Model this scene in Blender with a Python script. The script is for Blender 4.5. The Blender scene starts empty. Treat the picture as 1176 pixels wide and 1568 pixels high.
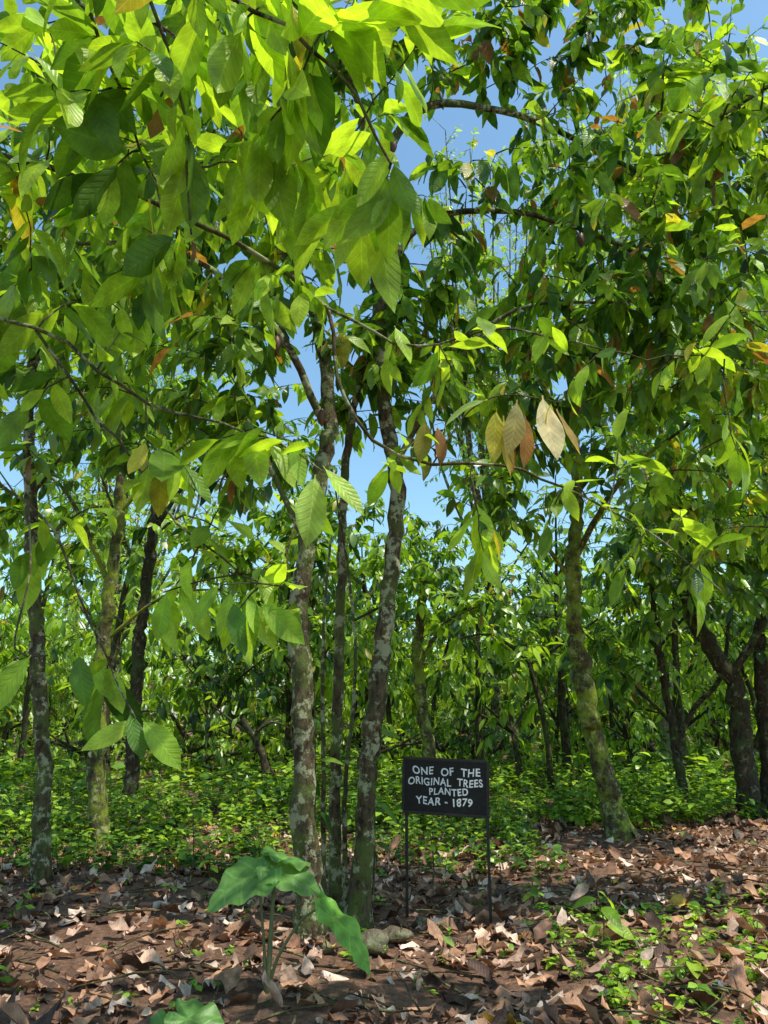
import bpy, math
import numpy as np
from mathutils import Vector
R = np.random.default_rng(11)
D2R = math.radians
scene = bpy.context.scene

# ------------------------------------------------------------ helpers
def nrm(v):
    v = np.asarray(v, float)
    return v / np.maximum(np.linalg.norm(v, axis=-1, keepdims=True), 1e-9)

def make_mesh(name, V, F, mat, uv=None, col=None, smooth=True):
    V = np.asarray(V, np.float32); F = np.asarray(F, np.int32)
    me = bpy.data.meshes.new(name)
    me.vertices.add(len(V)); me.vertices.foreach_set("co", V.ravel())
    me.loops.add(F.size); me.loops.foreach_set("vertex_index", F.ravel())
    me.polygons.add(len(F))
    me.polygons.foreach_set("loop_start", np.arange(0, F.size, F.shape[1], dtype=np.int32))
    me.polygons.foreach_set("loop_total", np.full(len(F), F.shape[1], np.int32))
    me.update(calc_edges=True)
    if smooth: me.polygons.foreach_set("use_smooth", np.ones(len(F), bool))
    if uv is not None:
        l = me.uv_layers.new(name="UVMap")
        l.data.foreach_set("uv", np.asarray(uv, np.float32)[F.ravel()].ravel())
    if col is not None:
        a = me.attributes.new("lc", 'FLOAT_COLOR', 'POINT')
        c = np.ones((len(V), 4), np.float32); c[:, :3] = col
        a.data.foreach_set("color", c.ravel())
    me.materials.append(mat)
    return me

def add_obj(name, me, parent=None):
    o = bpy.data.objects.new(name, me)
    scene.collection.objects.link(o)
    if parent is not None:
        o.parent = parent
        o.location = -parent.location
    return o

def empty(name, loc):
    e = bpy.data.objects.new(name, None); e.location = Vector(loc)
    e.empty_display_size = 0.3
    scene.collection.objects.link(e); return e

class Wood:
    def __init__(s): s.V = []; s.F = []; s.n = 0
    def tube(s, P, rad, k=6, rough=0.0):
        P = np.asarray(P, float); rad = np.asarray(rad, float)
        n = len(P)
        T = nrm(np.gradient(P, axis=0))
        ref = np.array([0.31, 0.9, 0.2]) if abs(T[:, 2]).mean() > 0.6 else np.array([0.1, 0.15, 1.0])
        A = nrm(np.cross(T, ref)); B = np.cross(T, A)
        th = np.arange(k) / k * 2 * np.pi
        rr = rad[:, None] * np.ones((n, k))
        if rough:
            ph = R.uniform(0, 6.28, 4)
            s_ = np.arange(n)[:, None]
            rr = rr * (1 + rough * (np.sin(2 * th[None] + ph[0] + s_ * .35) + .7 * np.sin(3 * th[None] + ph[1] - s_ * .5) + .5 * R.normal(size=(n, k))))
        ring = P[:, None] + rr[..., None] * (np.cos(th)[None, :, None] * A[:, None] + np.sin(th)[None, :, None] * B[:, None])
        V = ring.reshape(-1, 3)
        i = np.arange(n - 1)[:, None] * k; j = np.arange(k)[None]; j2 = (j + 1) % k
        F = np.stack([i + j, i + j2, i + k + j2, i + k + j], -1).reshape(-1, 4)
        s.V.append(V); s.F.append(F + s.n); s.n += len(V)
    def mesh(s, name, mat):
        return make_mesh(name, np.concatenate(s.V), np.concatenate(s.F), mat)

T_HI = (np.array([0, .06, .16, .3, .45, .6, .75, .87, .95, 1.0]), np.array([.012, .02, .22, .40, .49, .5, .40, .23, .09, .004]), np.array([-1, -.55, 0, .55, 1.0]))
T_MD = (np.array([0, .08, .28, .55, .8, 1.0]), np.array([.012, .03, .38, .5, .32, .004]), np.array([-1, 0, 1.0]))
T_LO = (np.array([0, .3, .65, 1.0]), np.array([.02, .44, .42, .01]), np.array([-1, 0, 1.0]))

class Leaves:
    def __init__(s): s.p=[]; s.a=[]; s.n=[]; s.L=[]; s.w=[]; s.d=[]; s.c=[]
    def addn(s, p, a, n, L, w, d, c):
        s.p.append(p); s.a.append(a); s.n.append(n); s.L.append(L); s.w.append(w); s.d.append(d); s.c.append(c)
    def add(s, p, a, n, L, w, d, c):
        s.addn(np.array([p], float), np.array([a], float), np.array([n], float), np.array([L], float), np.array([w], float), np.array([d], float), np.array([c], float))
    def mesh(s, name, mat, tpl, crinkle=0.02, fold=0.25):
        p=np.concatenate(s.p); a=nrm(np.concatenate(s.a)); n0=np.concatenate(s.n); L=np.concatenate(s.L)[:,None,None]; w=np.concatenate(s.w)[:,None,None]
        d=np.concatenate(s.d)[:,None,None]; c=np.concatenate(s.c)
        n = nrm(n0 - (n0*a).sum(1,keepdims=True)*a); sd=np.cross(a, n)
        t, prof, x = tpl; N=len(p); nt=len(t); nx=len(x)
        tt=np.broadcast_to(t[None,:,None],(N,nt,nx)); xx=np.broadcast_to(x[None,None],(N,nt,nx)); pp=prof[None,:,None]
        hw=pp*w*L
        fo = fold*(R.uniform(.2,1.5,(N,1,1)))
        ph=R.uniform(0,6.28,(N,1,1)); side=R.normal(0,.1,(N,1,1)); tw=R.normal(0,.35,(N,1,1))
        zo = -d*L*tt**2 + fo*hw*np.abs(xx) + crinkle*L*np.sin(tt*11+ph+xx*1.3)*np.abs(xx) + tw*hw*xx*tt
        so = hw*xx + side*L*tt**2
        V = p[:,None,None]+ (L*tt*(1-.25*np.abs(d)*tt))[...,None]*a[:,None,None] + so[...,None]*sd[:,None,None] + zo[...,None]*n[:,None,None]
        V=V.reshape(-1,3)
        i=np.arange(nt-1)[:,None]*nx; j=np.arange(nx-1)[None]
        F=np.stack([i+j,i+j+1,i+nx+j+1,i+nx+j],-1).reshape(-1,4)
        F=(F[None]+(np.arange(N)*nt*nx)[:,None,None]).reshape(-1,4)
        uv=np.stack([xx*pp*2*.5+.5,tt],-1).reshape(-1,2)
        col=np.repeat(c,nt*nx,axis=0)
        return make_mesh(name,V,F,mat,uv,col)

# ------------------------------------------------------------ materials
def new_mat(name):
    m = bpy.data.materials.new(name); m.use_nodes = True
    nt = m.node_tree; nt.nodes.clear()
    return m, nt, nt.nodes, nt.links
def N(nodes, t, **kw):
    n = nodes.new(t)
    for k, v in kw.items():
        if k in n.inputs: n.inputs[k].default_value = v
        else: setattr(n, k, v)
    return n
def math_(nodes, links, op, a, b=None):
    n = nodes.new('ShaderNodeMath'); n.operation = op
    for i, v in enumerate((a, b)):
        if v is None: continue
        if isinstance(v, (int, float)): n.inputs[i].default_value = v
        else: links.new(v, n.inputs[i])
    return n.outputs[0]
def mixc(nodes, links, f, a, b, blend='MIX'):
    n = nodes.new('ShaderNodeMix'); n.data_type = 'RGBA'; n.blend_type = blend
    for s, v in ((n.inputs[0], f), (n.inputs[6], a), (n.inputs[7], b)):
        if isinstance(v, (int, float)): s.default_value = v
        elif isinstance(v, tuple): s.default_value = (*v, 1)
        else: links.new(v, s)
    return n.outputs[2]
def ramp(nodes, links, f, stops):
    r = nodes.new('ShaderNodeValToRGB'); e = r.color_ramp.elements
    while len(e) < len(stops): e.new(.5)
    for k, (p, c) in enumerate(stops):
        e[k].position = p; e[k].color = (*c, 1) if isinstance(c, tuple) else (c, c, c, 1)
    links.new(f, r.inputs[0]); return r.outputs[0]

def leaf_material(name, trans=0.5, rough=0.36, nveins=10, vein=0.5, spec=0.32, tcol=(1.6, 1.5, .45), blot=0.28, bump=.3):
    m, nt, n, l = new_mat(name)
    at = N(n, 'ShaderNodeAttribute', attribute_name='lc')
    uv = N(n, 'ShaderNodeUVMap'); sep = N(n, 'ShaderNodeSeparateXYZ'); l.new(uv.outputs[0], sep.inputs[0])
    ax = math_(n, l, 'ABSOLUTE', math_(n, l, 'SUBTRACT', sep.outputs[0], .5))
    ph = math_(n, l, 'SUBTRACT', sep.outputs[1], math_(n, l, 'MULTIPLY', math_(n, l, 'POWER', ax, .8), .34))
    sn = math_(n, l, 'SINE', math_(n, l, 'MULTIPLY', ph, nveins * 6.283))
    side = math_(n, l, 'POWER', math_(n, l, 'MAXIMUM', sn, 0.0), 14.0)
    mid = math_(n, l, 'LESS_THAN', ax, .02)
    vn = math_(n, l, 'MINIMUM', math_(n, l, 'ADD', side, mid), 1.0)
    tc = N(n, 'ShaderNodeTexCoord')
    no = N(n, 'ShaderNodeTexNoise', Scale=14.0, Detail=3.0); l.new(tc.outputs['Object'], no.inputs['Vector'])
    k = ramp(n, l, no.outputs[0], [(.3, 1 - blot * 1.3), (.7, 1 + blot)])
    base = mixc(n, l, 1.0, at.outputs['Color'], k, 'MULTIPLY')
    vc = mixc(n, l, 1.0, base, (1.6, 1.45, 1.6), 'MULTIPLY')
    base2 = mixc(n, l, math_(n, l, 'MULTIPLY', vn, vein), base, vc)
    bmp = N(n, 'ShaderNodeBump', Strength=bump, Distance=.006)
    h = math_(n, l, 'ADD', math_(n, l, 'SUBTRACT', math_(n, l, 'MULTIPLY', sn, .3), vn), math_(n, l, 'MULTIPLY', no.outputs[0], 2.5))
    l.new(h, bmp.inputs['Height'])
    p = N(n, 'ShaderNodeBsdfPrincipled', Roughness=rough); p.inputs['Specular IOR Level'].default_value = spec
    l.new(base2, p.inputs['Base Color']); l.new(bmp.outputs[0], p.inputs['Normal'])
    t = N(n, 'ShaderNodeBsdfTranslucent')
    l.new(mixc(n, l, 1.0, base2, tcol, 'MULTIPLY'), t.inputs[0])
    mx = N(n, 'ShaderNodeMixShader', Fac=trans)
    l.new(p.outputs[0], mx.inputs[1]); l.new(t.outputs[0], mx.inputs[2])
    o = N(n, 'ShaderNodeOutputMaterial'); l.new(mx.outputs[0], o.inputs[0])
    return m
def far_leaf_material(name, trans=.5, gloss=.035, tcol=(1.6, 1.5, .45)):
    m, nt, n, l = new_mat(name)
    at = N(n, 'ShaderNodeAttribute', attribute_name='lc')
    d = N(n, 'ShaderNodeBsdfDiffuse'); l.new(at.outputs['Color'], d.inputs[0])
    t = N(n, 'ShaderNodeBsdfTranslucent'); l.new(mixc(n, l, 1.0, at.outputs['Color'], tcol, 'MULTIPLY'), t.inputs[0])
    g = N(n, 'ShaderNodeBsdfGlossy', Roughness=.35); g.inputs[0].default_value = (1, 1, 1, 1)
    a = N(n, 'ShaderNodeMixShader', Fac=trans); l.new(d.outputs[0], a.inputs[1]); l.new(t.outputs[0], a.inputs[2])
    b = N(n, 'ShaderNodeMixShader', Fac=gloss); l.new(a.outputs[0], b.inputs[1]); l.new(g.outputs[0], b.inputs[2])
    o = N(n, 'ShaderNodeOutputMaterial'); l.new(b.outputs[0], o.inputs[0]); return m
M_LEAF = leaf_material('cocoa_leaf', .52)
M_FAR = far_leaf_material('cocoa_foliage')
M_HERB = far_leaf_material('herb_leaf', .4, .03)
M_DRY = leaf_material('dry_leaf', .1, .6, 10, .35, .25, (1.2, 1.0, .7), .4, .5)

def bark_material(name, c1, c2, lich, moss, mossamt, lt=.53):
    m, nt, n, l = new_mat(name)
    tc = N(n, 'ShaderNodeTexCoord'); mp = N(n, 'ShaderNodeMapping'); mp.inputs['Scale'].default_value = (1, 1, .45)
    l.new(tc.outputs['Object'], mp.inputs[0])
    a = N(n, 'ShaderNodeTexNoise', Scale=22.0, Detail=6.0, Roughness=.7); l.new(mp.outputs[0], a.inputs['Vector'])
    b = N(n, 'ShaderNodeTexNoise', Scale=8.0, Detail=8.0, Roughness=.7); l.new(tc.outputs['Object'], b.inputs['Vector'])
    c = N(n, 'ShaderNodeTexNoise', Scale=3.0, Detail=6.0, Roughness=.7); l.new(tc.outputs['Object'], c.inputs['Vector'])
    col = mixc(n, l, ramp(n, l, a.outputs[0], [(.38, 0.), (.62, 1.)]), c1, c2)
    col = mixc(n, l, ramp(n, l, c.outputs[0], [(.58 - mossamt, 0.), (.7 - mossamt, .8)]), col, moss)
    col = mixc(n, l, ramp(n, l, b.outputs[0], [(lt, 0.), (lt+.05, .85)]), col, lich)
    p = N(n, 'ShaderNodeBsdfPrincipled', Roughness=.85); p.inputs['Specular IOR Level'].default_value = .2
    l.new(col, p.inputs['Base Color'])
    bm = N(n, 'ShaderNodeBump', Strength=1.0, Distance=.04); l.new(a.outputs[0], bm.inputs['Height'])
    l.new(bm.outputs[0], p.inputs['Normal'])
    o = N(n, 'ShaderNodeOutputMaterial'); l.new(p.outputs[0], o.inputs[0]); return m
M_BARK = bark_material('cocoa_bark', (.035, .026, .014), (.14, .105, .055), (.42, .43, .25), (.12, .16, .035), .1, .52)
M_SHADEBARK = bark_material('shaded_bark', (.025, .018, .011), (.08, .06, .035), (.2, .21, .12), (.07, .1, .025), .08, .57)  # dimmed copy of the cocoa bark; understory shade put into its colour
M_MOSSY = bark_material('mossy_bark', (.04, .034, .015), (.13, .11, .05), (.36, .38, .17), (.28, .36, .03), .13, .55)
M_PALE = bark_material('pale_bark', (.3, .25, .15), (.5, .43, .28), (.6, .56, .42), (.2, .22, .1), -.05)
M_TWIG = bark_material('twig_bark', (.05, .038, .018), (.13, .1, .05), (.28, .27, .12), (.13, .17, .04), .0)

def plain(name, col, rough=.6, spec=.4, noise=.2, scale=20.):
    m, nt, n, l = new_mat(name)
    tc = N(n, 'ShaderNodeTexCoord'); a = N(n, 'ShaderNodeTexNoise', Scale=scale, Detail=5.0); l.new(tc.outputs['Object'], a.inputs['Vector'])
    k = ramp(n, l, a.outputs[0], [(.3, 1 - noise), (.7, 1 + noise)])
    p = N(n, 'ShaderNodeBsdfPrincipled', Roughness=rough); p.inputs['Specular IOR Level'].default_value = spec
    l.new(mixc(n, l, 1.0, col, k, 'MULTIPLY'), p.inputs['Base Color'])
    bm = N(n, 'ShaderNodeBump', Strength=.3, Distance=.004); l.new(a.outputs[0], bm.inputs['Height']); l.new(bm.outputs[0], p.inputs['Normal'])
    o = N(n, 'ShaderNodeOutputMaterial'); l.new(p.outputs[0], o.inputs[0]); return m

# ------------------------------------------------------------ ground
def ground_h(x, y):
    return .035*np.sin(x*.9+1.2)*np.sin(y*.7) + .02*np.sin(x*2.3+y*1.7) + .012*np.sin(x*5.1-y*4.3)
def ground():
    m, nt, n, l = new_mat('forest_soil')
    tc = N(n, 'ShaderNodeTexCoord')
    a = N(n, 'ShaderNodeTexNoise', Scale=1.3, Detail=8.0, Roughness=.7); l.new(tc.outputs['Object'], a.inputs['Vector'])
    b = N(n, 'ShaderNodeTexNoise', Scale=26.0, Detail=6.0, Roughness=.75); l.new(tc.outputs['Object'], b.inputs['Vector'])
    col = ramp(n, l, b.outputs[0], [(.3, (.08, .043, .026)), (.55, (.22, .125, .08)), (.75, (.4, .25, .17))])
    col = mixc(n, l, ramp(n, l, a.outputs[0], [(.55, 0.), (.75, .5)]), col, (.08, .07, .035))
    p = N(n, 'ShaderNodeBsdfPrincipled', Roughness=.95); p.inputs['Specular IOR Level'].default_value = .15
    l.new(col, p.inputs['Base Color'])
    bm = N(n, 'ShaderNodeBump', Strength=1.0, Distance=.03); l.new(b.outputs[0], bm.inputs['Height']); l.new(bm.outputs[0], p.inputs['Normal'])
    o = N(n, 'ShaderNodeOutputMaterial'); l.new(p.outputs[0], o.inputs[0])
    g = np.concatenate([[-400, -200, -90, -45], np.linspace(-24, 24, 161), [45, 90, 200, 400]])
    gy = np.concatenate([[-400, -200, -90, -30], np.linspace(-10, 34, 150), [60, 120, 220, 500]])
    X, Y = np.meshgrid(g, gy); Z = ground_h(X, Y)
    V = np.stack([X, Y, Z], -1).reshape(-1, 3); nx = len(g)
    i = np.arange(len(gy)-1)[:, None]*nx; j = np.arange(nx-1)[None]
    F = np.stack([i+j, i+j+1, i+nx+j+1, i+nx+j], -1).reshape(-1, 4)
    add_obj('ground', make_mesh('ground', V, F, m))
ground()

# ------------------------------------------------------------ leaf colours
C_DARK = np.array([.035, .095, .018]); C_MID = np.array([.14, .28, .03]); C_BRI = np.array([.42, .62, .06])  # dark and bright tones pushed apart so leaf colour adds sun-and-shade contrast
C_YEL = np.array([.62, .55, .08]); C_BRN = np.array([.32, .16, .065]); C_PAL = np.array([.62, .55, .26])
def leafcols(n, b=.5, odd=.02):
    t = np.clip(R.normal(b, .3, n), 0, 1)[:, None]
    c = np.where(t < .5, C_DARK*(1-2*t)+C_MID*2*t, C_MID*(2-2*t)+C_BRI*(2*t-1))
    r = R.random(n)[:, None]
    c = np.where(r < odd*.5, C_YEL*.8, np.where(r < odd, C_BRN, c))
    return c*R.uniform(.75, 1.15, (n, 1))

UP = np.array([0, 0, 1.])
def spray(LV, p, d, n=7, L=.26, bright=.5, odd=.02, down=.7, span=.3):
    d = nrm(d)
    s = np.cross(d, UP); s = nrm(s) if np.linalg.norm(s) > .1 else np.array([1., 0, 0])
    k = np.arange(n); f = (k/max(n-1, 1))[:, None]
    sg = np.where(k % 2, 1, -1)[:, None]
    pos = p - d*span*(1-f)
    a = d*R.uniform(.25, .9, (n, 1)) + s*sg*R.uniform(.3, 1., (n, 1))*(1-.5*f) - UP*R.uniform(.15, 1.6, (n, 1))*down + R.normal(0, .2, (n, 3))
    nn = UP + R.normal(0, .35, (n, 3)) + .4*d
    sz = R.uniform(.45, 1.25, n)*R.uniform(.8, 1.15)
    LV.addn(pos, a, nn, L*sz, R.uniform(.3, .42, n), R.uniform(0, .45, n), leafcols(n, bright, odd))

def bez(a, b, lift=.15, n=6, wob=.03):
    t = np.linspace(0, 1, n)[:, None]
    L = np.linalg.norm(b-a)
    c = (a+b)/2 + np.array([0, 0, lift*L]) + R.normal(0, .08*L, 3)
    P = (1-t)**2*a + 2*t*(1-t)*c + t**2*b
    P[1:-1] += R.normal(0, wob*L/n*2, (n-2, 3))
    return P

def densify(P, step=.25):
    P = np.asarray(P, float)
    out = []
    Q = np.vstack([2*P[0]-P[1], P, 2*P[-1]-P[-2]])
    for i in range(1, len(Q)-2):
        m = max(2, int(np.linalg.norm(Q[i+1]-Q[i])/step))
        t = (np.arange(m)/m)[:, None]
        out.append(.5*((2*Q[i])+(-Q[i-1]+Q[i+1])*t+(2*Q[i-1]-5*Q[i]+4*Q[i+1]-Q[i+2])*t**2+(-Q[i-1]+3*Q[i]-3*Q[i+1]+Q[i+2])*t**3))
    out.append(P[-1:]); return np.concatenate(out)

def stem(W, P, r0, r1, k=8, rough=.06, flare=.0, step=.2, wob=None):
    Q = densify(P, step); t = np.linspace(0, 1, len(Q))
    r = r0*(1-t)+r1*t
    if flare:
        d = np.linalg.norm(Q-Q[0], axis=1); r = r + flare*np.exp(-d/.16)
    Q[1:-1] += R.normal(0, wob if wob else .12*r0, (len(Q)-2, 3))
    W.tube(Q, r, k, rough); return Q

def grow(W, LV, pts, targets, n=7, L=.26, bright=.5, odd=.02, down=.7, k=4, rt=.012, lift=.12, seg=6, bvar=.12):
    pts = np.array(pts); nt = len(targets)
    buf = np.empty((len(pts)+nt*seg, 3)); buf[:len(pts)] = pts; m = len(pts)
    d0 = np.min(np.linalg.norm(pts[None]-targets[:, None], axis=2), axis=1)
    ph = R.uniform(0, 6.28, 3)
    for oi in np.argsort(d0):
        t = targets[oi]; q = buf[:m]
        dd = np.linalg.norm((q-t)*np.array([1, 1, 1.3]), axis=1)+np.maximum(q[:, 2]-t[2], 0)*.3
        i = np.argmin(np.where(dd < .25, 9, dd)); a = q[i]
        P = bez(a, t, lift, seg)
        ln = np.linalg.norm(t-a)
        r0 = rt*(.5+.5*min(ln, 2)); W.tube(P, np.linspace(r0, .003, seg), k)
        buf[m:m+seg-2] = P[2:]; m += seg-2
        b = bright+bvar*1.5*math.sin(t[0]*2.1+ph[0])*math.sin(t[1]*1.9+ph[1]+t[2]*1.3)
        spray(LV, t, P[-1]-P[-3], n=max(3, int(R.normal(n, 1.5))), L=L, bright=b, odd=odd, down=down)

def blob(c, r, n, zmin=None):
    v = nrm(R.normal(size=(n, 3)))*R.random((n, 1))**.45
    P = np.array(c)+v*np.array(r)
    if zmin is not None: P = P[P[:, 2] > zmin]
    return P

def cocoa_tree(base, stems, limbs, crowns, tpl=T_MD, n=8, L=.27, bright=.45, odd=.02, bark=None, rt=.012, name='cocoa_tree', skip=None, down=.7, lmat=None):
    e = empty(name, (base[0], base[1], 0))
    W = Wood(); W2 = Wood(); LV = Leaves(); att = []
    for P, r0, r1, fl in stems:
        Q = stem(W, P, r0, r1, 14, .07, fl, .1); att.append(Q[int(len(Q)*.55):])
    for P, r0, r1 in limbs:
        Q = stem(W, P, r0, r1, 8, .05); att.append(Q)
    att = np.concatenate(att)
    tg = np.concatenate([blob(c, r, m) for c, r, m in crowns])
    if skip is not None: tg = tg[~skip(tg)]
    grow(W2, LV, att, tg, n, L, bright, odd, down, 4, rt)
    add_obj('trunk', W.mesh('trunk', bark or M_BARK), e)
    add_obj('twigs', W2.mesh('twigs', M_TWIG), e)
    add_obj('crown', LV.mesh('crown', lmat or M_FAR, tpl), e)
    return e

A = np.array
# --- the old tree beside the sign: stems rising from one stool
def skipsky(P):
    x, z = P[:, 0], P[:, 2]
    return ((x > -.75) & (x < .45) & (z > 6.6) & (z < 8.3)) | ((x > .45) & (x < 1.55) & (z > 7.1) & (z < 8.15)) | ((z < 4.3) & (np.abs(x) < 1.0))
main = cocoa_tree((-.4, 6.8),
    [([(-.56, 6.5, -.05), (-.60, 6.5, .55), (-.64, 6.5, 1.1), (-.68, 6.5, 1.86), (-.72, 6.5, 2.67), (-.57, 6.55, 3.6), (-.51, 6.6, 4.36), (-.66, 6.6, 5.3), (-1.1, 6.6, 6.3)], .105, .045, .05),
     ([(-.41, 7.15, -.05), (-.43, 7.15, 1.), (-.41, 7.2, 2.18), (-.4, 7.2, 3.4), (-.28, 7.3, 4.8), (.2, 7.5, 6)], .055, .03, .03),
     ([(-.5, 7.0, -.05), (-.52, 7.0, 1.), (-.55, 7.0, 2.3), (-.5, 7.0, 3.2)], .025, .01, .02),
     ([(-.3, 7.0, -.05), (-.34, 7.05, .9), (-.26, 7.05, 2.), (-.33, 7., 2.9), (-.5, 7, 3.9)], .022, .008, .02),
     ([(-.22, 6.9, -.05), (-.18, 6.9, .5), (-.144, 6.9, 1.06), (-.02, 6.9, 2.16), (.07, 6.9, 3.05), (.13, 6.9, 3.6), (.02, 6.9, 4.4), (-.05, 6.9, 5.7), (-.07, 6.9, 7.0)], .085, .06, .05)],
    [([(-.07, 6.9, 7.), (-.17, 6.9, 7.4), (-.25, 6.9, 7.9), (-.5, 6.8, 8.6)], .05, .025),
     ([(-.07, 6.9, 7.), (.12, 6.9, 7.6), (.5, 6.9, 8.), (1.5, 7., 7.95), (2.8, 7.2, 7.4), (3.6, 7.3, 6.9)], .05, .018),
     ([(-.02, 6.9, 5.6), (.25, 6.8, 6.3), (.6, 6.7, 6.5), (1.3, 6.6, 6.45), (2.1, 6.5, 6.1), (2.9, 6.4, 5.5)], .04, .012),
     ([(.1, 6.9, 3.9), (.6, 6.6, 4.7), (1.2, 6.3, 5.2), (2.2, 6., 5.1)], .03, .01),
     ([(-.55, 6.55, 4.2), (-1.0, 6.2, 5.), (-1.8, 5.8, 5.5), (-2.6, 5.6, 5.4)], .04, .012),
     ([(-.7, 6.6, 5.4), (-1.2, 7, 6.4), (-2, 7.5, 7.2)], .035, .012),
     ([(-.7, 6.5, 3.1), (-1.2, 6.5, 4.2), (-1.5, 6.7, 5.2)], .03, .012)],
    [((2., 7., 7.1), (2.3, 1.4, 1.9), 240), ((2.4, 6.5, 5.3), (1.7, 1.2, 1.1), 110), ((-1.8, 6.3, 5.7), (1.7, 1.4, 1.7), 180), ((-2, 7, 7.8), (2.2, 1.5, 1.6), 160),
     ((.3, 7.3, 5.3), (1.1, .9, 1.1), 105), ((.1, 6.9, 9.1), (1.7, 1, .9), 110), ((2.4, 6.9, 9.1), (2., 1, .9), 90), ((1.3, 6.6, 4.3), (.9, .8, .5), 40), ((-1.5, 6.6, 4.1), (.8, .7, .5), 34)],
    n=8, L=.3, bright=.52, odd=.06, skip=skipsky, down=.95, lmat=M_LEAF)

def pod(parent, p, L=.17, r=.04, mat=None):
    t = np.linspace(0, 1, 9); k = 20; th = np.arange(k)/k*2*np.pi
    rr = r*np.sin(np.pi*np.clip(t, .02, .985))**.6*(1-.25*t)
    ring = np.stack([np.stack([(rr[i]*(1+.07*np.cos(th*10)))*np.cos(th), (rr[i]*(1+.07*np.cos(th*10)))*np.sin(th), np.full(k, -t[i]*L)], -1) for i in range(9)])
    V = ring.reshape(-1, 3)+A(p)
    i = np.arange(8)[:, None]*k; j = np.arange(k)[None]
    F = np.stack([i+j, i+(j+1) % k, i+k+(j+1) % k, i+k+j], -1).reshape(-1, 4)
    add_obj('pod', make_mesh('pod', V, F, mat), parent)
M_POD = plain('pod_brown', (.12, .05, .03), .5)
for p in [(-.56, 6.47, 4.3), (-.16, 6.85, 7.2), (.1, 6.85, 7.52), (-.95, 6.2, 4.88), (1.9, 6.5, 6.15)]:
    pod(main, p, mat=M_POD)

# --- right leaning tree
cocoa_tree((3.2, 11.5),
    [([(3.3, 11.5, -.05), (3.2, 11.5, .5), (3.05, 11.5, 1.1), (2.92, 11.5, 2.06), (2.84, 11.5, 3.), (2.86, 11.5, 3.8), (3.02, 11.5, 5.05), (2.97, 11.5, 6.7)], .16, .07, .08)],
    [([(3., 11.5, 5), (3.8, 11, 6), (5, 10.6, 6.6)], .05, .02), ([(2.95, 11.5, 6), (2.2, 11, 7), (1.6, 11, 7.3)], .05, .02), ([(2.86, 11.5, 3.9), (3.5, 10.8, 5), (4.3, 10, 5.6)], .05, .02),
     ([(2.84, 11.5, 3.6), (2.2, 11.3, 4.4), (1.5, 11, 4.7)], .04, .015)],
    [((3.8, 11, 7.1), (2.8, 1.6, 1.9), 170), ((4.6, 10.3, 5.2), (2.1, 1.3, 1.4), 130), ((1.7, 11, 5), (1., .8, .9), 50), ((5., 10.5, 3.6), (1, .8, .7), 30)], bark=M_MOSSY, L=.31, bright=.5, odd=.05)
# --- left slender tree
cocoa_tree((-3.35, 8.2),
    [([(-3.35, 8.2, -.05), (-3.42, 8.2, .7), (-3.48, 8.2, 1.28), (-3.70, 8.2, 2.6), (-3.87, 8.2, 3.67), (-4.08, 8.2, 5.2), (-4., 8.2, 6.4)], .085, .05, .04)],
    [([(-4.05, 8.2, 5), (-3.4, 7.8, 5.8), (-2.6, 7.4, 6.2)], .03, .012), ([(-3.9, 8.2, 4), (-3.3, 7.9, 4.6), (-2.8, 7.8, 4.7)], .02, .01)],
    [((-3.7, 8, 6.6), (2., 1.6, 1.5), 150), ((-3., 7.8, 4.7), (1.2, .9, .6), 34)], L=.28, bright=.5)
# --- mossy tree left
cocoa_tree((-3.6, 10.5),
    [([(-3.58, 10.5, -.05), (-3.66, 10.5, .5), (-3.72, 10.5, .98), (-3.78, 10.5, 2.4), (-3.75, 10.5, 4.25), (-3.84, 10.5, 5.75)], .12, .06, .05)],
    [([(-3.8, 10.5, 3.4), (-4.4, 10.3, 4.6), (-5.2, 10.2, 5.2)], .04, .015), ([(-3.75, 10.5, 4.4), (-3, 10.6, 5.4), (-2, 10.7, 6)], .04, .015), ([(-3.78, 10.5, 2.6), (-3., 10.4, 3.2), (-2.2, 10.4, 3.3)], .03, .012)],
    [((-3.9, 10.5, 6.4), (2.4, 1.4, 1.4), 150), ((-5.2, 10.3, 4.6), (1., .9, .7), 30), ((-2.2, 10.5, 3.6), (1., .7, .5), 30), ((-1.6, 10.7, 5.5), (1.2, .8, 1.), 60)], bark=M_MOSSY, L=.28, bright=.5)
# --- pair of dark crooked trees on the right
cocoa_tree((6., 13.5),
    [([(6.05, 13.5, -.05), (6., 13.5, 1), (6., 13.5, 2.1), (5.6, 13.5, 2.9), (5.3, 13.4, 3.7), (5.5, 13.3, 5)], .2, .09, .1),
     ([(6.4, 13.6, -.05), (6.5, 13.6, 1.5), (6.6, 13.6, 3), (6.9, 13.6, 5)], .14, .08, .05)],
    [([(5.9, 13.5, 2.2), (6.5, 13.2, 3.2), (7.3, 13., 4.4)], .08, .03), ([(5.3, 13.4, 3.7), (4.6, 13, 4.2), (4.1, 12.6, 4.2)], .05, .02)],
    [((6.2, 12.8, 5.8), (2.8, 1.6, 1.8), 200), ((5., 12.7, 3.9), (1.6, 1., .8), 60), ((7.4, 12.8, 3.4), (1.4, 1.1, 1.2), 60)], L=.31, bright=.4, bark=M_SHADEBARK)
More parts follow.
